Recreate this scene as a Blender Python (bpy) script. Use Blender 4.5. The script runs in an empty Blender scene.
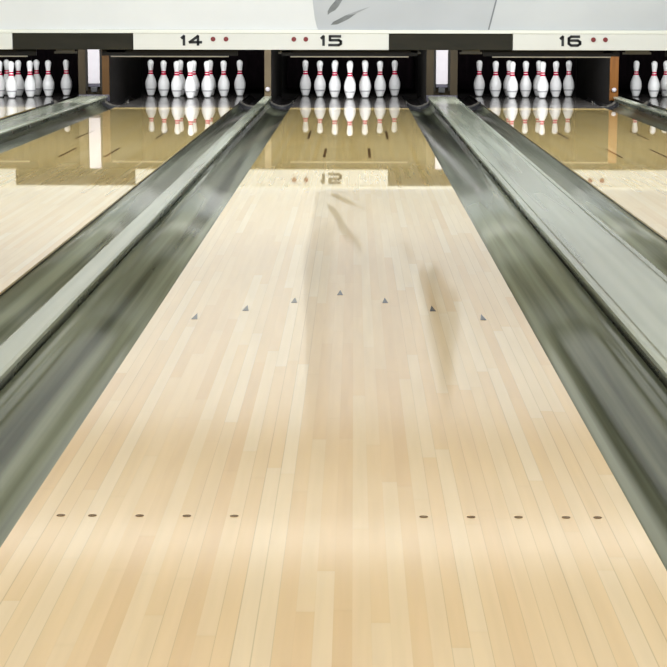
import bpy, bmesh, math, random
from mathutils import Matrix, Vector
random.seed(7)
C = bpy.context.scene.collection
scene = bpy.context.scene
PI = math.pi

# ------------------------------------------------------------------ dimensions (metres; X across, Y down the lane, Z up)
LW = 1.0636            # lane width, 39 boards
BW = LW / 39
GW = 0.235             # gutter width
CAP_Z = 0.05           # dividers stand this much above the lanes
DECK_Y0, DECK_Y1 = 16.45, 19.45
HEAD_Y = 18.27
MASK_Y = 16.10
POST_Y = 17.75
PIT_Y = 20.55
CEIL = 3.3
LANES = {13: -3.365, 14: -1.585, 15: 0.0, 16: 1.778, 17: 3.38}
LNAME = {13: 'the far left lane', 14: 'the inner left lane', 15: 'the centre lane',
         16: 'the inner right lane', 17: 'the far right lane'}

# ------------------------------------------------------------------ helpers
def obj(name, bm, m, parent=None, smooth=False, label=None):
    me = bpy.data.meshes.new(name)
    bmesh.ops.recalc_face_normals(bm, faces=bm.faces)
    bm.to_mesh(me); bm.free()
    if smooth:
        for p in me.polygons: p.use_smooth = True
    o = bpy.data.objects.new(name, me); C.objects.link(o)
    if m: me.materials.append(m)
    if parent: o.parent = parent
    if label: o['label'] = label
    return o

def thing(name, label, cat, loc=(0, 0, 0), group=None):
    o = bpy.data.objects.new(name, None); C.objects.link(o)
    o.location = loc; o.empty_display_size = 0.1
    o['label'] = label; o['category'] = cat
    if group: o['group'] = group
    return o

def tag(o, label, cat, group=None):
    o['label'] = label; o['category'] = cat
    if group: o['group'] = group
    return o

def struct(name, bm, m):
    o = obj(name, bm, m); o['kind'] = 'structure'; return o

def box(bm, x0, x1, y0, y1, z0, z1, bev=0.0):
    r = bmesh.ops.create_cube(bm, size=1.0)
    vs = r['verts']
    for v in vs:
        v.co = Vector(((x0 + x1) / 2 + v.co.x * (x1 - x0), (y0 + y1) / 2 + v.co.y * (y1 - y0), (z0 + z1) / 2 + v.co.z * (z1 - z0)))
    if bev > 0:
        es = {e for v in vs for e in v.link_edges}
        bmesh.ops.bevel(bm, geom=list(es), offset=bev, segments=2, affect='EDGES', profile=0.6)
    return bm

def BX(*a, **k):
    return box(bmesh.new(), *a, **k)

def prism_y(bm, prof, y0, y1, n=1):
    """closed XZ outline extruded along Y"""
    rings = []
    for i in range(n + 1):
        y = y0 + (y1 - y0) * i / n
        rings.append([bm.verts.new((x, y, z)) for x, z in prof])
    k = len(prof)
    for a, b in zip(rings[:-1], rings[1:]):
        for i in range(k):
            bm.faces.new((a[i], a[(i + 1) % k], b[(i + 1) % k], b[i]))
    bm.faces.new(rings[0]); bm.faces.new(list(reversed(rings[-1])))
    return bm

def plate_xz(bm, pts, y, t):
    """outline in XZ standing at y, thickness t towards -Y"""
    a = [bm.verts.new((x, y, z)) for x, z in pts]
    b = [bm.verts.new((x, y - t, z)) for x, z in pts]
    k = len(pts)
    bm.faces.new(a); bm.faces.new(b)
    for i in range(k):
        bm.faces.new((a[i], a[(i + 1) % k], b[(i + 1) % k], b[i]))
    return bm

def plate_xy(bm, pts, z, t):
    a = [bm.verts.new((x, y, z)) for x, y in pts]
    b = [bm.verts.new((x, y, z + t)) for x, y in pts]
    k = len(pts)
    bm.faces.new(a); bm.faces.new(b)
    for i in range(k):
        bm.faces.new((a[i], a[(i + 1) % k], b[(i + 1) % k], b[i]))
    return bm

def lathe(bm, prof, seg=32):
    """prof: list of (r, z)"""
    rings = []
    for r, z in prof:
        rings.append([bm.verts.new((r * math.cos(2 * PI * i / seg), r * math.sin(2 * PI * i / seg), z)) for i in range(seg)])
    for a, b in zip(rings[:-1], rings[1:]):
        for i in range(seg):
            bm.faces.new((a[i], a[(i + 1) % seg], b[(i + 1) % seg], b[i]))
    bm.faces.new(rings[0]); bm.faces.new(rings[-1])
    return bm

def strokes(bm, lines, w, y, t, ox, oz, sx, sz):
    """thick polylines as solid flat lettering"""
    for pl in lines:
        P = [Vector((ox + a * sx, 0, oz + b * sz)) for a, b in pl]
        for a, b in zip(P[:-1], P[1:]):
            d = (b - a).normalized(); n = Vector((-d.z, 0, d.x)) * w / 2
            a2, b2 = a - d * w * .3, b + d * w * .3
            plate_xz(bm, [(q.x, q.z) for q in (a2 + n, b2 + n, b2 - n, a2 - n)], y, t)
    return bm

# ------------------------------------------------------------------ materials
def sr(r, g, b):
    f = lambda c: (c / 255 / 12.92) if c / 255 <= 0.04045 else ((c / 255 + 0.055) / 1.055) ** 2.4
    return (f(r), f(g), f(b), 1)

def new_mat(name, col, rough=0.5, metal=0.0, emit=None, es=0.0, spec=0.5):
    m = bpy.data.materials.new(name); m.use_nodes = True
    b = m.node_tree.nodes['Principled BSDF']
    b.inputs['Base Color'].default_value = col
    b.inputs['Roughness'].default_value = rough
    b.inputs['Metallic'].default_value = metal
    b.inputs['Specular IOR Level'].default_value = spec
    if emit:
        b.inputs['Emission Color'].default_value = emit
        b.inputs['Emission Strength'].default_value = es
    return m

def noisy(name, c1, c2, scale=8, stretch=(1, 1, 1), rough=(0.4, 0.6), bump=0.0, detail=6, lo=.35, hi=.65, spec=.5):
    """procedural material: two colours mixed by noise, noisy roughness, optional bump"""
    m = new_mat(name, c1, rough[0], spec=spec); nt = m.node_tree; N = nt.nodes; L = nt.links
    b = N['Principled BSDF']
    tc = N.new('ShaderNodeTexCoord'); mp = N.new('ShaderNodeMapping'); mp.inputs['Scale'].default_value = stretch
    no = N.new('ShaderNodeTexNoise'); no.inputs['Scale'].default_value = scale; no.inputs['Detail'].default_value = detail
    L.new(tc.outputs['Object'], mp.inputs[0]); L.new(mp.outputs[0], no.inputs['Vector'])
    mr = N.new('ShaderNodeMapRange'); mr.inputs[1].default_value = lo; mr.inputs[2].default_value = hi
    L.new(no.outputs['Fac'], mr.inputs[0])
    mx = N.new('ShaderNodeMix'); mx.data_type = 'RGBA'
    mx.inputs[6].default_value = c1; mx.inputs[7].default_value = c2
    L.new(mr.outputs[0], mx.inputs[0]); L.new(mx.outputs[2], b.inputs['Base Color'])
    rr = N.new('ShaderNodeMapRange'); rr.inputs[3].default_value = rough[0]; rr.inputs[4].default_value = rough[1]
    L.new(no.outputs['Fac'], rr.inputs[0]); L.new(rr.outputs[0], b.inputs['Roughness'])
    if bump:
        bp = N.new('ShaderNodeBump'); bp.inputs['Strength'].default_value = 1; bp.inputs['Distance'].default_value = bump
        L.new(no.outputs['Fac'], bp.inputs['Height']); L.new(bp.outputs[0], b.inputs['Normal'])
    return m

def lane_wood():
    m = new_mat('lane_maple_and_pine', sr(225, 190, 140), 0.08); nt = m.node_tree; N = nt.nodes; L = nt.links
    b = N['Principled BSDF']
    def math_(op, a, c=None, d=None):
        n = N.new('ShaderNodeMath'); n.operation = op
        for i, v in enumerate((a, c, d)):
            if v is None: continue
            if isinstance(v, (int, float)): n.inputs[i].default_value = v
            else: L.new(v, n.inputs[i])
        return n.outputs[0]
    tc = N.new('ShaderNodeTexCoord'); sp = N.new('ShaderNodeSeparateXYZ'); L.new(tc.outputs['Object'], sp.inputs[0])
    oi = N.new('ShaderNodeObjectInfo')
    X, Y = sp.outputs[0], sp.outputs[1]
    bx = math_('ADD', math_('DIVIDE', X, BW), 19.5)            # board coordinate
    bid = math_('FLOOR', bx); bf = math_('FRACT', bx)
    seed = math_('ADD', bid, math_('MULTIPLY', oi.outputs['Random'], 977.0))
    wn = N.new('ShaderNodeTexWhiteNoise'); wn.noise_dimensions = '1D'; L.new(seed, wn.inputs['W'])
    r1 = wn.outputs['Value']
    yl = math_('ADD', math_('DIVIDE', Y, 1.15), math_('MULTIPLY', r1, 13.7))
    yid = math_('FLOOR', yl); yf = math_('FRACT', yl)
    cv = N.new('ShaderNodeCombineXYZ'); L.new(seed, cv.inputs[0]); L.new(yid, cv.inputs[1])
    wn2 = N.new('ShaderNodeTexWhiteNoise'); wn2.noise_dimensions = '2D'; L.new(cv.outputs[0], wn2.inputs['Vector'])
    r2 = wn2.outputs['Value']
    # colour per board piece : maple
    cr = N.new('ShaderNodeValToRGB'); L.new(math_('ADD', math_('MULTIPLY', r1, .45), math_('MULTIPLY', r2, .55)), cr.inputs[0])
    e = cr.color_ramp.elements
    e[0].position = 0.12; e[0].color = MAPLE[0]
    e[1].position = 0.9; e[1].color = MAPLE[3]
    k = e.new(.4); k.color = MAPLE[1]
    k = e.new(.65); k.color = MAPLE[2]
    cp = N.new('ShaderNodeValToRGB'); L.new(math_('ADD', math_('MULTIPLY', r1, .7), math_('MULTIPLY', r2, .3)), cp.inputs[0])
    e = cp.color_ramp.elements
    e[0].position = 0.1; e[0].color = PINE[0]
    e[1].position = 0.9; e[1].color = PINE[1]
    # soft change of timber along the lane; the row of splices is staggered board by board
    t = N.new('ShaderNodeMapRange'); L.new(Y, t.inputs[0])
    t.inputs[1].default_value = 6.0; t.inputs[2].default_value = 9.4
    mx = N.new('ShaderNodeMix'); mx.data_type = 'RGBA'
    L.new(t.outputs[0], mx.inputs[0]); L.new(cr.outputs[0], mx.inputs[6]); L.new(cp.outputs[0], mx.inputs[7])
    # grain
    mp = N.new('ShaderNodeMapping'); mp.inputs['Scale'].default_value = (38, 1.6, 1)
    L.new(tc.outputs['Object'], mp.inputs[0])
    ad = N.new('ShaderNodeVectorMath'); ad.operation = 'ADD'; L.new(mp.outputs[0], ad.inputs[0])
    c3 = N.new('ShaderNodeCombineXYZ'); L.new(math_('MULTIPLY', seed, 3.17), c3.inputs[2]); L.new(c3.outputs[0], ad.inputs[1])
    no = N.new('ShaderNodeTexNoise'); no.inputs['Scale'].default_value = 1.3; no.inputs['Detail'].default_value = 2
    L.new(ad.outputs[0], no.inputs['Vector'])
    g = N.new('ShaderNodeMapRange'); L.new(no.outputs['Fac'], g.inputs[0])
    g.inputs[1].default_value = .3; g.inputs[2].default_value = .7; g.inputs[3].default_value = .955; g.inputs[4].default_value = 1.03
    # seams: thin between boards, some darker
    ds = math_('MINIMUM', bf, math_('SUBTRACT', 1.0, bf))
    se = N.new('ShaderNodeMapRange'); L.new(ds, se.inputs[0]); se.inputs[1].default_value = 0.0; se.inputs[2].default_value = .05
    dp = math_('ADD', .03, math_('MULTIPLY', math_('GREATER_THAN', r1, .72), .28))
    L.new(math_('SUBTRACT', 1.0, math_('MULTIPLY', dp, math_('SUBTRACT', 1.0, math_('MULTIPLY', t.outputs[0], .85)))), se.inputs[3]); se.inputs[4].default_value = 1.0
    ye = math_('MINIMUM', yf, math_('SUBTRACT', 1.0, yf))
    s2 = N.new('ShaderNodeMapRange'); L.new(ye, s2.inputs[0]); s2.inputs[2].default_value = .012; s2.inputs[3].default_value = .97
    mul = math_('MULTIPLY', math_('MULTIPLY', g.outputs[0], se.outputs[0]), s2.outputs[0])
    vm = N.new('ShaderNodeVectorMath'); vm.operation = 'SCALE'; L.new(mx.outputs[2], vm.inputs[0]); L.new(mul, vm.inputs['Scale'])
    L.new(vm.outputs[0], b.inputs['Base Color'])
    # oil film: slightly uneven gloss
    n2 = N.new('ShaderNodeTexNoise'); n2.inputs['Scale'].default_value = 2.2; n2.inputs['Detail'].default_value = 3
    m2 = N.new('ShaderNodeMapping'); m2.inputs['Scale'].default_value = (2.5, .5, 1); L.new(tc.outputs['Object'], m2.inputs[0]); L.new(m2.outputs[0], n2.inputs['Vector'])
    rr = N.new('ShaderNodeMapRange'); L.new(n2.outputs['Fac'], rr.inputs[0]); rr.inputs[3].default_value = .012; rr.inputs[4].default_value = .028
    wr = N.new('ShaderNodeMapRange'); L.new(Y, wr.inputs[0]); wr.inputs[1].default_value = 1.5; wr.inputs[2].default_value = 7.5
    wr.inputs[3].default_value = .09; wr.inputs[4].default_value = 0.0
    L.new(math_('ADD', rr.outputs[0], wr.outputs[0]), b.inputs['Roughness'])
    return m

MAPLE = [sr(222, 189, 143), sr(227, 197, 152), sr(229, 203, 161), sr(233, 211, 174)]
PINE = [sr(230, 199, 129), sr(240, 213, 151)]

M = {}
M['lane'] = lane_wood()
M['lane_side'] = noisy('lane_edge_wood', sr(62, 48, 36), sr(40, 32, 26), 6, (4, .5, 1), (.5, .7))
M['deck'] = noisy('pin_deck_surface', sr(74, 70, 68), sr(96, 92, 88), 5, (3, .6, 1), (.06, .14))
M['gutter'] = noisy('worn_gutter_painted_gleam', sr(62, 66, 50), sr(134, 138, 116), 2.6, (5.5, .075, 1), (.13, .25), .0016, 3, .38, .64, spec=.6)  # lighter streaks are dirt plus the reflected light band put into the colour
M['cap'] = noisy('divider_capping', sr(140, 143, 125), sr(182, 186, 167), 2.2, (5, .12, 1), (.14, .24), 0, 2, .3, .7)
M['lip'] = noisy('shaded_divider_wall', sr(66, 68, 57), sr(84, 87, 75), 3, (1, .5, 1), (.2, .35))  # side wall darker than the cap, its shade put into the colour
M['black'] = noisy('black_rubber', sr(20, 20, 22), sr(34, 34, 36), 12, (1, 1, 1), (.35, .6), .001)
M['pitfloor'] = noisy('dark_pit_plate', sr(26, 25, 27), sr(42, 40, 40), 6, (1, 1, 1), (.2, .5))
M['curtain'] = noisy('black_pit_curtain', sr(14, 9, 12), sr(24, 16, 20), 7, (3, 1, 1), (.8, .95), .004, spec=.1)
M['inner'] = noisy('dark_kickback_inside', sr(20, 18, 17), sr(34, 31, 28), 5, (1, 1, 3), (.6, .8), spec=.2)
M['post'] = noisy('brown_painted_post', sr(40, 33, 20), sr(50, 41, 26), 7, (1, 1, .4), (.5, .7), spec=.15)
M['post_n'] = noisy('grey_brown_post', sr(78, 67, 50), sr(90, 79, 60), 7, (1, 1, .4), (.5, .7), spec=.15)
M['post_a'] = noisy('amber_brown_post', sr(60, 39, 14), sr(72, 49, 20), 7, (1, 1, .4), (.5, .7), spec=.15)
M['post_w'] = noisy('varnished_amber_post', sr(90, 54, 14), sr(106, 66, 22), 7, (4, 1, .4), (.4, .6), spec=.15)
M['white_pl'] = noisy('white_plastic', sr(158, 152, 156), sr(168, 162, 166), 5, (1, 1, 1), (.35, .5))
M['grey_pl'] = new_mat('grey_violet_plastic', sr(62, 59, 68), .45, spec=.3)
M['mask'] = noisy('white_masking_panel', sr(212, 211, 206), sr(216, 215, 210), 1.5, (1, 1, 1), (.55, .7))
M['print'] = noisy('pale_grey_print', sr(172, 173, 173), sr(186, 187, 186), 1.1, (.8, 1, 1.4), (.55, .7), 0, 2, .3, .7)
M['print2'] = noisy('lighter_grey_print', sr(184, 185, 184), sr(196, 197, 195), 1.1, (.8, 1, 1.4), (.55, .7), 0, 2, .3, .7)
M['fold'] = noisy('mid_grey_print', sr(98, 100, 98), sr(126, 128, 126), 9, (1, 1, 1), (.55, .7))
M['fold_l'] = new_mat('soft_grey_print', sr(150, 151, 150), .6)
M['tanprint'] = noisy('dark_print', sr(58, 52, 42), sr(80, 72, 60), 4, (1, 1, .5), (.55, .7))
M['fold_v'] = new_mat('very_soft_grey_print', sr(158, 159, 158), .6)
M['line'] = new_mat('grey_line_print', sr(120, 122, 122), .6)
M['sign'] = noisy('cream_sign_board', sr(215, 213, 203), sr(219, 217, 207), 2, (1, 1, 1), (.45, .6))
M['ledge'] = new_mat('cream_trim', sr(230, 229, 216), .5)
M['fascia'] = noisy('dark_olive_fascia', sr(38, 36, 27), sr(45, 42, 32), 3, (1, 1, 4), (.5, .7), spec=.15)
M['ink'] = new_mat('black_ink', sr(28, 27, 26), .5)
M['red'] = new_mat('dark_red_lens', sr(120, 34, 36), .35)
M['bar'] = new_mat('dark_steel_bar', sr(28, 25, 20), .6, spec=.15)
M['bracket'] = new_mat('dull_steel', sr(96, 92, 84), .5, .2)
M['pin'] = noisy('white_pin_coating', sr(236, 234, 233), sr(240, 239, 238), 6, (1, 1, 1), (.18, .3))
M['pinred'] = new_mat('red_neck_paint', sr(196, 30, 72), .25)
M['pingrey'] = new_mat('grey_belly_band', sr(168, 166, 168), .3)  # plain grey band around the lower belly of the pin
M['pinbase'] = new_mat('pin_base_ring', sr(120, 118, 116), .5)
M['paleedge'] = new_mat('pale_edge', sr(150, 142, 124), .5)
M['arrow'] = new_mat('dark_inlaid_wood', sr(36, 28, 22), .08, spec=.22)
M['dot'] = new_mat('brown_inlaid_dot', sr(122, 92, 58), .04)
M['wall'] = noisy('painted_wall', sr(214, 214, 208), sr(220, 220, 214), 2, (1, 1, 1), (.7, .85))
M['ceil'] = noisy('ceiling_paint', sr(160, 157, 148), sr(168, 165, 156), 2, (1, 1, 1), (.8, .9))
M['floor'] = noisy('dark_subfloor', sr(58, 54, 48), sr(70, 66, 60), 4, (1, 1, 1), (.6, .8))
M['appr'] = noisy('approach_maple', sr(214, 178, 130), sr(226, 194, 148), 3, (14, .6, 1), (.15, .25))
M['hood'] = new_mat('white_lamp_housing', sr(200, 198, 190), .6)
M['diff'] = new_mat('lit_diffuser', (1, 1, 1, 1), .6, emit=(.92, .98, 1.02, 1), es=1.5)
M['diff2'] = new_mat('dim_lit_diffuser', (1, 1, 1, 1), .6, emit=(.95, .98, 1.0, 1), es=2.6)

# ------------------------------------------------------------------ the setting
XL, XR = -4.25, 4.25
struct('floor', BX(XL, XR, -6.5, PIT_Y + .4, -.30, -.12), M['floor'])
ap = struct('floor_approach', BX(XL + .01, XR - .01, -6.5, -.004, -.118, 0.0), M['appr'])
struct('ceiling', BX(XL, XR, -6.5, PIT_Y + .4, CEIL, CEIL + .1), M['ceil'])
struct('wall_left', BX(XL - .12, XL, -6.5, PIT_Y + .4, -.30, CEIL), M['wall'])
struct('wall_right', BX(XR, XR + .12, -6.5, PIT_Y + .4, -.30, CEIL), M['wall'])
struct('wall_back', BX(XL, XR, -6.62, -6.5, -.30, CEIL), M['wall'])
struct('wall_far', BX(XL, XR, PIT_Y + .28, PIT_Y + .4, -.12, CEIL), M['inner'])
struct('wall_bulkhead', BX(XL, XR, MASK_Y, MASK_Y + .1, 2.85, CEIL), M['ceil'])

# ------------------------------------------------------------------ lanes
def disc(bm, x, y, r, z, t, n=18, ry=None):
    ry = ry or r
    return plate_xy(bm, [(x + r * math.cos(2 * PI * i / n), y + ry * math.sin(2 * PI * i / n)) for i in range(n)], z, t)

LLAB = {13: 'glossy wooden bowling lane cut by the left edge, leftmost of the lanes',
        14: 'glossy wooden bowling lane leading to the pins under number 14',
        15: 'glossy wooden bowling lane in the centre, with dots and arrows, ending under number 15',
        16: 'glossy wooden bowling lane leading to the pins under number 16',
        17: 'glossy wooden bowling lane barely showing at the right edge, rightmost of the lanes'}
lane_roots = {}
def make_lane():
    t = thing('bowling_lane', '', 'bowling lane', (0, 0, 0), 'bowling lanes side by side')
    obj('lane_surface', BX(-LW / 2, LW / 2, 0, DECK_Y0 - .002, -.008, 0, bev=.0004), M['lane'], t)
    obj('lane_base', BX(-LW / 2 + .004, LW / 2 - .004, 0.01, DECK_Y1, -.118, -.0085), M['lane_side'], t)
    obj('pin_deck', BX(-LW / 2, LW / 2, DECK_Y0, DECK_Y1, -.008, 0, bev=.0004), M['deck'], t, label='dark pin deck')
    for i in range(7):                                  # arrows
        k = i - 3
        x = k * 5 * BW; yc = 4.83 - abs(k) * .16
        b = plate_xy(bmesh.new(), [(x - .009, yc - .055), (x + .009, yc - .055), (x, yc + .055)], 0.0002, .0006)
        obj('arrow_marker', b, M['arrow'], t)
    for n in (3, 5, 8, 11, 14):
        for s in (-1, 1):
            obj('dot_marker', disc(bmesh.new(), s * (20 - n) * BW, 2.13, .0075, 0.0002, .0006), M['dot'], t)
    for x, y, l in ((-5, 10.83, .38), (5, 10.83, .38), (-10, 12.6, .48), (10, 12.6, .48)):
        obj('range_marker', BX(x * BW - .008, x * BW + .008, y - l, y + l, .0002, .0008), M['dot'], t)
    return t
def copy_tree(o, parent=None):
    c = o.copy(); C.objects.link(c); c.parent = parent
    for ch in list(o.children): copy_tree(ch, c)
    return c
first = make_lane()
for n, x in LANES.items():
    r = first if n == 13 else copy_tree(first)
    r.location = (x, 0, 0); r['label'] = LLAB[n]; lane_roots[n] = r

# ------------------------------------------------------------------ gutters and dividers
def gutter_bm(x0, s):
    """x0 = lane edge, s = +1 gutter lies to +X of it. Closed profile of a channel."""
    n = 14; top = []
    for i in range(n + 1):
        u = i / n
        z = -.012 + .022 * u - .056 * max(0, math.sin(PI * u)) ** .42
        top.append((u * (GW - .010) + .002, z))
    prof = top + [(GW - .008, -.10), (.002, -.10)]
    prof = [(x0 + s * a, z) for a, z in prof]
    return prism_y(bmesh.new(), prof, 0, 17.25, 1)

def ribs(parent, x0, s, y):
    """curved black lip that crosses the channel"""
    bm = bmesh.new(); n = 12; w = GW - .016
    rows = []
    for i in range(n + 1):
        u = i / n
        x = x0 + s * (.006 + u * w); zb = -.056 * math.sin(PI * u) ** .7 - .004
        yy = y + .10 * math.sin(PI * u)
        rows.append([bm.verts.new(p) for p in ((x, yy - .03, zb - .02), (x, yy - .03, zb + .022), (x, yy + .03, zb + .022), (x, yy + .03, zb - .02))])
    for a, b in zip(rows[:-1], rows[1:]):
        for i in range(4): bm.faces.new((a[i], a[(i + 1) % 4], b[(i + 1) % 4], b[i]))
    bm.faces.new(rows[0]); bm.faces.new(rows[-1])
    return obj('rib', bm, M['bracket'] if y > 17.5 else M['black'], parent, smooth=False)

for n, x in LANES.items():
    for s in (-1, 1):
        if (n == 13 and s < 0) or (n == 17 and s > 0): continue
        side = 'left' if s < 0 else 'right'
        x0 = x + s * LW / 2
        o = obj('lane_gutter', gutter_bm(x0, s), M['gutter'])
        tag(o, 'long grey-green gutter channel along the %s side of %s' % (side, LNAME[n]), 'gutter', 'gutters beside the lanes')
        for p in o.data.polygons: p.use_smooth = abs(p.normal.y) < .5 and p.normal.z > .2
        # black trough beside the pin deck
        t = thing('gutter_trough', 'black rubber trough at the far end of the gutter %s of %s' % (side, LNAME[n]), 'trough', (x0 + s * GW / 2, 17.27, -.1), 'black troughs where the gutters end')
        def rel(o_):
            o_.data.transform(Matrix.Translation(-t.location)); return o_
        a, b_ = sorted((x0 + s * .003, x0 + s * (GW - .01)))
        rel(obj('tray', prism_y(bmesh.new(), [(a, -.10), (a, -.02), (a + .02, -.025), (a + .05, -.055), (b_ - .05, -.055), (b_ - .02, -.025), (b_, -.02), (b_, -.10)], 17.27, DECK_Y1), M['pitfloor'], t))
        for yy in (17.35, 17.55):
            rel(ribs(t, x0, s, yy))

DIV = [((LANES[13] + LANES[14]) / 2, 'wide', 'far left and inner left lanes'),
       ((LANES[14] + LANES[15]) / 2, 'narrow', 'inner left and centre lanes'),
       ((LANES[15] + LANES[16]) / 2, 'wide', 'centre and inner right lanes'),
       ((LANES[16] + LANES[17]) / 2, 'narrow', 'inner right and far right lanes')]
for cx, kind, where in DIV:
    hw = (1.79 if kind == 'wide' else 1.60) / 2 - LW / 2 - GW
    t = thing('lane_divider', '%s raised grey-green divider between gutters of the %s' % (kind, where), 'lane divider', (cx, 0, 0), 'dividers between the lanes')
    e = .004
    body = [(-hw + e, -.118), (-hw + e, CAP_Z - .016), (hw - e, CAP_Z - .016), (hw - e, -.118)]
    obj('side_wall', prism_y(bmesh.new(), body, 0, POST_Y - .03), M['lip'], t)
    cap = [(-hw - .004, CAP_Z - .015), (-hw - .004, CAP_Z - .004), (-hw + .004, CAP_Z), (hw - .004, CAP_Z), (hw + .004, CAP_Z - .004), (hw + .004, CAP_Z - .015)]
    obj('cap', prism_y(bmesh.new(), cap, 0, POST_Y - .02), M['cap'], t)
    if kind == 'wide':
        for s in (-1, 1):
            xx = s * (hw - .022)
            obj('edge_bead', prism_y(bmesh.new(), [(xx - .006, CAP_Z), (xx - .004, CAP_Z + .005), (xx + .004, CAP_Z + .005), (xx + .006, CAP_Z)], 0, POST_Y - .02), M['cap'], t)

# outer fillers beside the first and last lanes
for x0, x1, sd in ((XL + .005, LANES[13] - LW / 2 - .006, 'left'), (LANES[17] + LW / 2 + .006, XR - .005, 'right')):
    b = BX(x0, x1, 0, POST_Y - .02, -.118, .03)
    o = obj('trim_%s' % sd, b, M['cap']); o['kind'] = 'structure'

# ------------------------------------------------------------------ pin pit partitions (kickbacks)
PART = [((LANES[13] + LANES[14]) / 2, 'wide', 'wide brown pit partition with white strip, left of the pins under number 14'),
        ((LANES[14] + LANES[15]) / 2, 'narrow', 'narrow grey-brown pit partition between the pins under numbers 14 and 15'),
        ((LANES[15] + LANES[16]) / 2, 'wide', 'wide brown pit partition with white strip, between pins under numbers 15 and 16'),
        ((LANES[16] + LANES[17]) / 2, 'amber', 'narrow amber wooden pit partition right of the pins under number 16')]
for cx, kind, lab in PART:
    if kind == 'amber': cx -= .03
    hwid = {'wide': .150, 'narrow': .032, 'amber': .042}[kind]
    t = thing('pit_partition', lab, 'partition', (cx, POST_Y, -.118), 'partitions between the pin pits')
    def add(name, b, m, **k):
        o_ = obj(name, b, m, t, **k); o_.data.transform(Matrix.Translation((0, -POST_Y, .118))); return o_
    Y0 = POST_Y
    if kind == 'wide':
        for s in (-1, 1):
            a, b_ = sorted((s * .080, s * .150))
            add('side_panel', BX(a, b_, Y0 + .02, PIT_Y, -.118, .95), M['inner'])
            add('front_post', BX(a, b_, Y0, Y0 + .019, -.118 + .13, .95, bev=.004), M['post_a'] if (s > 0 and cx < 0) else M['post'])
            a, b_ = sorted((s * .062, s * .080))
            add('frame_strip', BX(a, b_, Y0 + .004, Y0 + .03, .10, .95), M['bar'])
        add('back_board', BX(-.079, .079, Y0 + .06, Y0 + .08, -.118, .95), M['post'])
        o_ = add('white_strip', BX(-.058, .058, Y0 + .012, Y0 + .055, .165, .95, bev=.004), M['white_pl'], label='white upright strip')
        add('strip_foot', BX(-.056, .056, Y0 + .012, Y0 + .055, .135, .163, bev=.003), M['grey_pl'])
        add('catch', BX(-.03, .03, Y0 + .0, Y0 + .055, .085, .134, bev=.006), M['black'])
        add('sill', BX(-.15, .15, Y0 - .018, Y0 + .0595, .0, .06, bev=.008), M['grey_pl'])
    else:
        w = .032 if kind == 'narrow' else .042
        pm = M['post_n'] if kind == 'narrow' else M['post_w']
        add('side_panel', BX(-w, w, Y0 + .03, PIT_Y, -.118, .95), M['inner'])
        add('front_post', BX(-w, w, Y0, Y0 + .029, -.118 + .13, .95, bev=.004), pm)
        kb = lathe(bmesh.new(), [(.003, 0), (.016, .002), (.022, .01), (.022, .02), (.014, .027), (.003, .029)], 20)
        bmesh.ops.transform(kb, matrix=Matrix.Translation((0, Y0, .115)) @ Matrix.Rotation(PI / 2, 4, 'X'), verts=kb.verts)
        add('knob', kb, M['white_pl'], smooth=True, label='small white knob')

# outer kickbacks at the walls
for s, nm in ((-1, 'left'), (1, 'right')):
    a, b_ = sorted((s * (LANES[17] + LW / 2 + GW), s * (XR - .01)))
    o = obj('trim_pit_%s' % nm, BX(a, b_, POST_Y, PIT_Y, -.118, .95), M['inner']); o['kind'] = 'structure'

# pit floor and curtain per lane
for n, x in LANES.items():
    t = thing('pit_curtain', 'black curtain hanging in the pit behind the pins of %s' % LNAME[n], 'curtain', (x, PIT_Y - .1, .95), 'black curtains behind the pins')
    # wavy cloth with thickness
    bm = bmesh.new(); hw = .70; nx = 40; rows = []
    for z in (1.0, .5, 0.02):
        rows.append([(x - hw + 2 * hw * i / nx, PIT_Y - .12 + .012 * math.sin(i * 1.9), z) for i in range(nx + 1)])
    F = [[bm.verts.new(p) for p in r] for r in rows]; Bk = [[bm.verts.new((p[0], p[1] + .01, p[2])) for p in r] for r in rows]
    for G in (F, Bk):
        for a, b_ in zip(G[:-1], G[1:]):
            for i in range(nx): bm.faces.new((a[i], a[i + 1], b_[i + 1], b_[i]))
    for i in range(nx):
        bm.faces.new((F[0][i], F[0][i + 1], Bk[0][i + 1], Bk[0][i])); bm.faces.new((F[-1][i], F[-1][i + 1], Bk[-1][i + 1], Bk[-1][i]))
    for j in range(2):
        for i in (0, nx): bm.faces.new((F[j][i], F[j + 1][i], Bk[j + 1][i], Bk[j][i]))
    o = obj('cloth', bm, M['curtain'], t, smooth=True); o.data.transform(Matrix.Translation(-t.location))
    o = obj('rail', BX(x - .715, x + .715, PIT_Y - .14, PIT_Y - .09, .99, 1.03), M['bar'], t); o.data.transform(Matrix.Translation(-t.location))

# ------------------------------------------------------------------ pins
INCH = .0254
PROF = [(0, 1.015), (.12, 1.12), (.75, 1.414), (2.25, 1.953), (3.375, 2.255), (4.5, 2.383), (5.875, 2.2815), (7.25, 1.8515),
        (8.625, 1.236), (9.375, .9825), (10, .8985), (10.875, .935), (11.75, 1.047), (12.625, 1.203), (13.5, 1.2735)]
def interp(z):
    # catmull-rom through the regulation profile
    P = PROF
    for i in range(len(P) - 1):
        if z <= P[i + 1][0]:
            p1, p2 = P[i], P[i + 1]; p0 = P[max(0, i - 1)]; p3 = P[min(len(P) - 1, i + 2)]
            h = p2[0] - p1[0]; u = (z - p1[0]) / h
            m1 = (p2[1] - p0[1]) / max(1e-6, p2[0] - p0[0]) * h
            m2 = (p3[1] - p1[1]) / max(1e-6, p3[0] - p1[0]) * h
            return (2*u**3 - 3*u**2 + 1) * p1[1] + (u**3 - 2*u**2 + u) * m1 + (-2*u**3 + 3*u**2) * p2[1] + (u**3 - u**2) * m2
    r = 1.273; dz = z - 13.73
    return math.sqrt(max(0, r * r - dz * dz))
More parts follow.
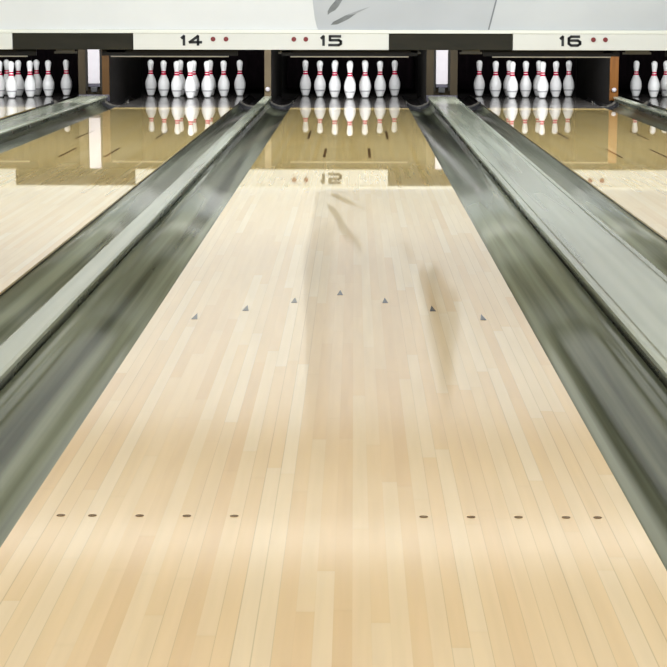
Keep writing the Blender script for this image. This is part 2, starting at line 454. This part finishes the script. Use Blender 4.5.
def make_pin():
    t = thing('bowling_pin', '', 'bowling pin', (0, 0, 0))
    zs = [0, .06, .12, .3, .5] + [.75 + i * (13.5 - .75) / 40 for i in range(41)] + [13.8, 14.1, 14.35, 14.6, 14.8, 14.93, 14.99]
    obj('pin_body', lathe(bmesh.new(), [(max(.002, interp(z) * INCH), z * INCH) for z in zs], 32), M['pin'], t, smooth=True)
    for za, zb in ((9.0, 9.75), (10.0, 10.6)):
        zz = [za + (zb - za) * i / 6 for i in range(7)]
        outer = [(interp(z) * INCH + .0007, z * INCH) for z in zz]
        obj('neck_stripe', lathe(bmesh.new(), outer, 32), M['pinred'], t, smooth=True, label='red neck band')
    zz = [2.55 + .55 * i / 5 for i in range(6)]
    obj('belly_band', lathe(bmesh.new(), [(interp(z) * INCH + .0006, z * INCH) for z in zz], 32), M['pingrey'], t, smooth=True, label='faint grey band low on the belly')
    zz = [0, .1, .25, .4]
    obj('base_ring', lathe(bmesh.new(), [(interp(z) * INCH + .0006, z * INCH) for z in zz], 32), M['pinbase'], t, smooth=True)
    return t
SP = .3048
ROWS = [(0, 0, 'the head pin standing in front'),
        (-.5, 1, 'left one in the second row'), (.5, 1, 'right one in the second row'),
        (-1, 2, 'left one in the third row'), (0, 2, 'middle one in the third row'), (1, 2, 'right one in the third row'),
        (-1.5, 3, 'leftmost in the back row'), (-.5, 3, 'second from left in the back row'),
        (.5, 3, 'second from right in the back row'), (1.5, 3, 'rightmost in the back row')]
PL = {k: v[4:] for k, v in LNAME.items()}
pin0 = make_pin(); used = False
for n, lx in LANES.items():
    for k, row, desc in ROWS:
        px, py = lx + k * SP, HEAD_Y + row * .205
        u = 333.5 + 1938.9 * ((px - .041) / (py + 1.121) + .0103) * 1.005
        if u < -7 or u > 673: continue          # wholly outside the picture
        if n == 16 and row == 0: continue       # the head pin is missing on this lane
        p = copy_tree(pin0) if used else pin0
        used = True
        p.location = (px, py, .0005)
        p.rotation_euler = (0, 0, random.uniform(0, 6.28)); p.scale = (.97, .97, .965)
        p['label'] = 'white red-necked bowling pin, %s, %s' % (desc, PL[n])
        p['group'] = 'pins on the %s' % PL[n]

# ------------------------------------------------------------------ masking unit above the pins
mt = thing('masking_panel', 'long white masking panel with pale grey printed shapes above the number signs', 'panel', (0, MASK_Y, .70))
def madd(name, b, m, **k):
    o_ = obj(name, b, m, mt, **k); o_.data.transform(Matrix.Translation((0, -MASK_Y, -.70))); return o_
madd('panel', BX(XL + .004, XR - .004, MASK_Y, MASK_Y + .04, .70, 2.849), M['mask'])
grey = [(-.275, .70), (-.285, .72), (-.305, .80), (-.318, .90), (-.330, 1.0), (-.37, 1.12), (-.40, 1.26), (-.405, 1.42), (-.40, 1.7), (-.385, 2.0), (-.38, 2.35), (-.40, 2.7), (-.41, 2.846), (XR - .01, 2.846), (XR - .01, .70)]
madd('grey_print', plate_xz(bmesh.new(), grey, MASK_Y - .0005, .002), M['print'], label='large pale grey printed shape')
madd('lighter_print', plate_xz(bmesh.new(), [(1.222, .702), (1.286, .96), (1.40, 1.4), (1.62, 2.1), (1.9, 2.84), (XR - .02, 2.84), (XR - .02, .702)], MASK_Y - .0028, .0015), M['print2'])
madd('printed_line', plate_xz(bmesh.new(), [(1.212, .702), (1.226, .702), (1.290, .96), (1.405, 1.4), (1.625, 2.1), (1.906, 2.84), (1.892, 2.84), (1.612, 2.1), (1.392, 1.4), (1.276, .96)], MASK_Y - .0045, .0015), M['line'])
madd('dark_fold', plate_xz(bmesh.new(), [(-.192, .826), (-.168, .848), (-.128, .868), (-.098, .900), (-.062, .96), (-.03, 1.03), (.03, 1.10), (.10, 1.17), (.13, 1.25), (.10, 1.24), (.02, 1.16), (-.06, 1.10), (-.10, 1.03), (-.105, .98), (-.130, .945), (-.170, .90), (-.192, .860)], MASK_Y - .0028, .0015), M['fold'])
madd('dark_fold', plate_xz(bmesh.new(), [(-.165, .742), (-.11, .746), (-.06, .768), (0, .798), (.06, .842), (.02, .844), (-.04, .822), (-.10, .790), (-.145, .768)], MASK_Y - .0028, .0015), M['fold'])
madd('soft_fold', plate_xz(bmesh.new(), [(-.03, .818), (.06, .842), (.12, .87), (.18, .90), (.10, .875), (.03, .85)], MASK_Y - .0046, .0012), M['fold_l'])
madd('tall_dark_print', plate_xz(bmesh.new(), [(.62, 1.46), (.66, 1.40), (.70, 1.44), (.76, 1.38), (.84, 1.46), (.90, 1.58), (.98, 1.66), (1.0, 1.84), (.97, 2.02), (.95, 2.3), (.93, 2.56), (.88, 2.62), (.82, 2.5), (.80, 2.25), (.73, 2.02), (.70, 1.80), (.66, 1.66)], MASK_Y - .0028, .0015), M['fold'])
madd('tall_dark_print', plate_xz(bmesh.new(), [(.70, 1.56), (.74, 1.52), (.79, 1.62), (.83, 1.80), (.90, 1.92), (.92, 2.12), (.91, 2.34), (.875, 2.38), (.84, 2.2), (.80, 2.02), (.75, 1.86), (.73, 1.70)], MASK_Y - .0046, .0012), M['tanprint'])
madd('tall_dark_print', plate_xz(bmesh.new(), [(.46, 1.20), (.49, 1.16), (.58, 1.27), (.60, 1.34), (.54, 1.32)], MASK_Y - .0028, .0015), M['fold_l'])
madd('tall_soft_print', plate_xz(bmesh.new(), [(-.38, 2.0), (-.37, 1.4), (-.32, 1.1), (-.2, 1.0), (-.12, 1.05), (-.17, 1.4), (-.19, 2.0), (-.20, 2.84), (-.38, 2.84)], MASK_Y - .0028, .0015), M['fold_v'])

tag(obj('masking_trim', BX(XL + .004, XR - .004, MASK_Y - .035, MASK_Y + .04, .668, .699, bev=.004), M['ledge']), 'thin cream trim running along the top of the number signs', 'trim')

GL = {'1': [[(.15, .78), (.5, 1), (.5, 0)]],
      '4': [[(.72, 0), (.72, 1), (.02, .30), (1, .30)]],
      '5': [[(.95, 1), (.08, 1), (.08, .56), (.82, .56), (1, .42), (1, .16), (.82, 0), (0, 0)]],
      '6': [[(.92, 1), (.25, 1), (.05, .8), (.05, .2), (.25, 0), (.8, 0), (1, .18), (1, .38), (.8, .56), (.05, .56)]]}
def sign(x0, x1, nums, dots, label):
    cx = (x0 + x1) / 2
    t = thing('number_sign', label, 'sign', (cx, MASK_Y, .525), 'cream number signs')
    def sa(name, b, m, **k):
        o_ = obj(name, b, m, t, **k); o_.data.transform(Matrix.Translation((-cx, -MASK_Y, -.525))); return o_
    sa('board', BX(x0 + .002, x1 - .002, MASK_Y - .03, MASK_Y + .04, .525, .667, bev=.003), M['sign'])
    yf = MASK_Y - .0303
    for txt, nx in nums:
        h = .076; w = [.055 if c == '1' else .105 for c in txt]; gap = .020
        tot = sum(w) + gap * (len(txt) - 1); x = nx - tot / 2
        for c, ww in zip(txt, w):
            sa('numeral', strokes(bmesh.new(), GL[c], .023, yf, .003, x, .605 - h / 2, ww, h), M['ink']); x += ww + gap
    for dx in dots:
        d = plate_xz(bmesh.new(), [(dx + .021 * math.cos(2 * PI * i / 20), .617 + .021 * math.sin(2 * PI * i / 20)) for i in range(20)], yf, .006)
        sa('indicator_light', d, M['red'], label='small dark red round light')
sign(XL + .006, -2.96, [], [], 'cream number sign cut off at the left edge of the picture')
sign(-1.90, .347, [('14', -1.39), ('15', -.165)], [-1.197, -1.083, -.488, -.383], 'cream number sign reading 14 and 15 with four red dots')
sign(1.43, 3.68, [('16', 1.93)], [2.135, 2.24], 'cream number sign reading 16 with two red dots')
for x0, x1, l in ((-2.96, -1.90, 'dark olive fascia board left of the sign reading 14 and 15'), (.347, 1.43, 'dark olive fascia board between the signs reading 15 and 16'),
                  (3.68, XR - .006, None)):
    if l is None:
        o = obj('trim_fascia', BX(x0 + .002, x1, MASK_Y - .022, MASK_Y + .04, .525, .667), M['fascia']); o['kind'] = 'structure'; continue
    tag(obj('fascia_board', BX(x0 + .002, x1 - .002, MASK_Y - .022, MASK_Y + .04, .525, .667, bev=.003), M['fascia']), l, 'board', 'dark boards between the number signs')

for n, x in LANES.items():
    madd('pit_shield', BX(x - .60, x + .60, MASK_Y + .0405, MASK_Y + .06, .470, .86), M['bar'], label='dark bar hanging over the pins')
    madd('shield_lip', BX(x - .52, x + .52, MASK_Y + .02, MASK_Y + .06, .459, .469, bev=.002), M['paleedge'], label='thin pale lower edge')
    madd('pit_lamp', BX(x - .55, x + .55, MASK_Y + .0605, MASK_Y + .10, .74, .86), M['hood'], label='lamp housing behind the panel')

for a, b_ in ((-2.61, -2.41), (-2.16, -1.96), (-.63, -.50), (.52, .63), (.97, 1.17), (2.21, 2.33), (2.41, 2.66)):
    bb = BX(a, b_, MASK_Y + .07, MASK_Y + .09, .488, .508, bev=.002); box(bb, a + .02, b_ - .02, MASK_Y + .0405, MASK_Y + .072, .50, .56)
    madd('bracket', bb, M['bracket'], label='dull steel bracket')
tag(obj('support_beam', BX(XL + .005, XR - .005, POST_Y - .07, POST_Y - .006, .93, .99), M['bar']), 'dark steel beam across the pits behind the masking panel', 'beam')

# ------------------------------------------------------------------ lamps
def ceiling_light(x, y, w, d, mat, label, group):
    t = thing('ceiling_light', label, 'ceiling light', (x, y, CEIL - .05), group)
    fr = bmesh.new()
    for a in ((-w/2 - .04, w/2 + .04, -d/2 - .04, -d/2), (-w/2 - .04, w/2 + .04, d/2, d/2 + .04), (-w/2 - .04, -w/2, -d/2, d/2), (w/2, w/2 + .04, -d/2, d/2)):
        box(fr, *a, -.03, .049)
    obj('frame', fr, M['hood'], t)
    obj('diffuser', BX(-w/2, w/2, -d/2, d/2, -.02, .049), mat, t)
for x in (-2.7, 0, 2.7):  # unseen panels added as general light, clear of the lane reflections
    for y in (-3.6, .3, 4.2):
        ceiling_light(x, y, 1.9, 3.80, M['diff'], 'added unseen ceiling light running lengthwise over the lanes', 'added unseen ceiling lights')
ceiling_light(0, 13.6, 7.4, .55, M['diff2'], 'dim long ceiling light running across all lanes near the masking panel', None)

def area(name, loc, target, sx, sy, power, col=(.95, .98, 1.0)):
    l = bpy.data.lights.new(name, 'AREA'); l.shape = 'RECTANGLE'; l.size = sx; l.size_y = sy; l.energy = power; l.color = col
    o = bpy.data.objects.new(name, l); C.objects.link(o); o.location = loc
    o.rotation_euler = (Vector(target) - Vector(loc)).to_track_quat('-Z', 'Y').to_euler()
    return o
# added wash light for the masking panel; unseen hood hides it from reflections
tag(obj('added_wash_hood', BX(-3.9, 3.9, 14.55, 14.60, 2.95, CEIL - .001), M['hood']), 'added white hood hiding the unseen wash light from lane reflections', 'lamp hood')
area('added_wash_light', (0, 14.68, 3.15), (0, 16.6, 1.2), 7.6, .12, 34, (.84, .95, 1.12))
# two rows of unseen flood lights added to brighten far lanes and masking panel
for y, ty, pw in ((6.6, 12.5, 200), (10.3, 15.2, 250)):
    tag(obj('added_flood_housing', BX(-3.85, 3.85, y - .10, y - .03, 3.02, CEIL - .001), M['hood']), 'added housing for an unseen flood light on the ceiling, %s' % ('nearer the pins' if y > 8 else 'nearer the approach'), 'lamp')
    area('added_flood_light', (0, y, 3.12), (0, ty, 0), 7.6, .14, pw, (.88, .97, 1.1))
# pit lamps behind the masking panel, one per lane
for n, x in LANES.items():
    area('pit_lamp_tube', (x, MASK_Y + .13, .79), (x, 18.9, .15), 1.1, .08, 42)

w = bpy.data.worlds.new('World'); scene.world = w; w.use_nodes = True
w.node_tree.nodes['Background'].inputs[0].default_value = (.9, .95, 1, 1); w.node_tree.nodes['Background'].inputs[1].default_value = .3

# ------------------------------------------------------------------ camera
cam = bpy.data.cameras.new('camera'); co = bpy.data.objects.new('camera', cam); C.objects.link(co)
cxx, hh, DD, yaw, pit, rol, f = 4.10615736e-02, 8.61318185e-01, 1.12137154, -1.03201108e-02, 1.64788288e-01, 1.51904183e-03, 1938.91
fw = Vector((math.sin(yaw) * math.cos(pit), math.cos(yaw) * math.cos(pit), -math.sin(pit)))
rt = Vector((math.cos(yaw), -math.sin(yaw), 0)); up = rt.cross(fw)
r2 = rt * math.cos(rol) + up * math.sin(rol); u2 = -rt * math.sin(rol) + up * math.cos(rol)
mm = Matrix((r2, u2, -fw)).transposed().to_4x4(); mm.translation = (cxx, -DD, hh)
co.matrix_world = mm
cam.sensor_width = 36; cam.lens = f * 36 / 667; cam.clip_start = .05; cam.clip_end = 100
scene.camera = co

scene.view_settings.view_transform = 'Standard'; scene.view_settings.look = 'None'
scene.view_settings.gamma = 1; scene.view_settings.use_curve_mapping = False
scene.view_settings.exposure = 0.0
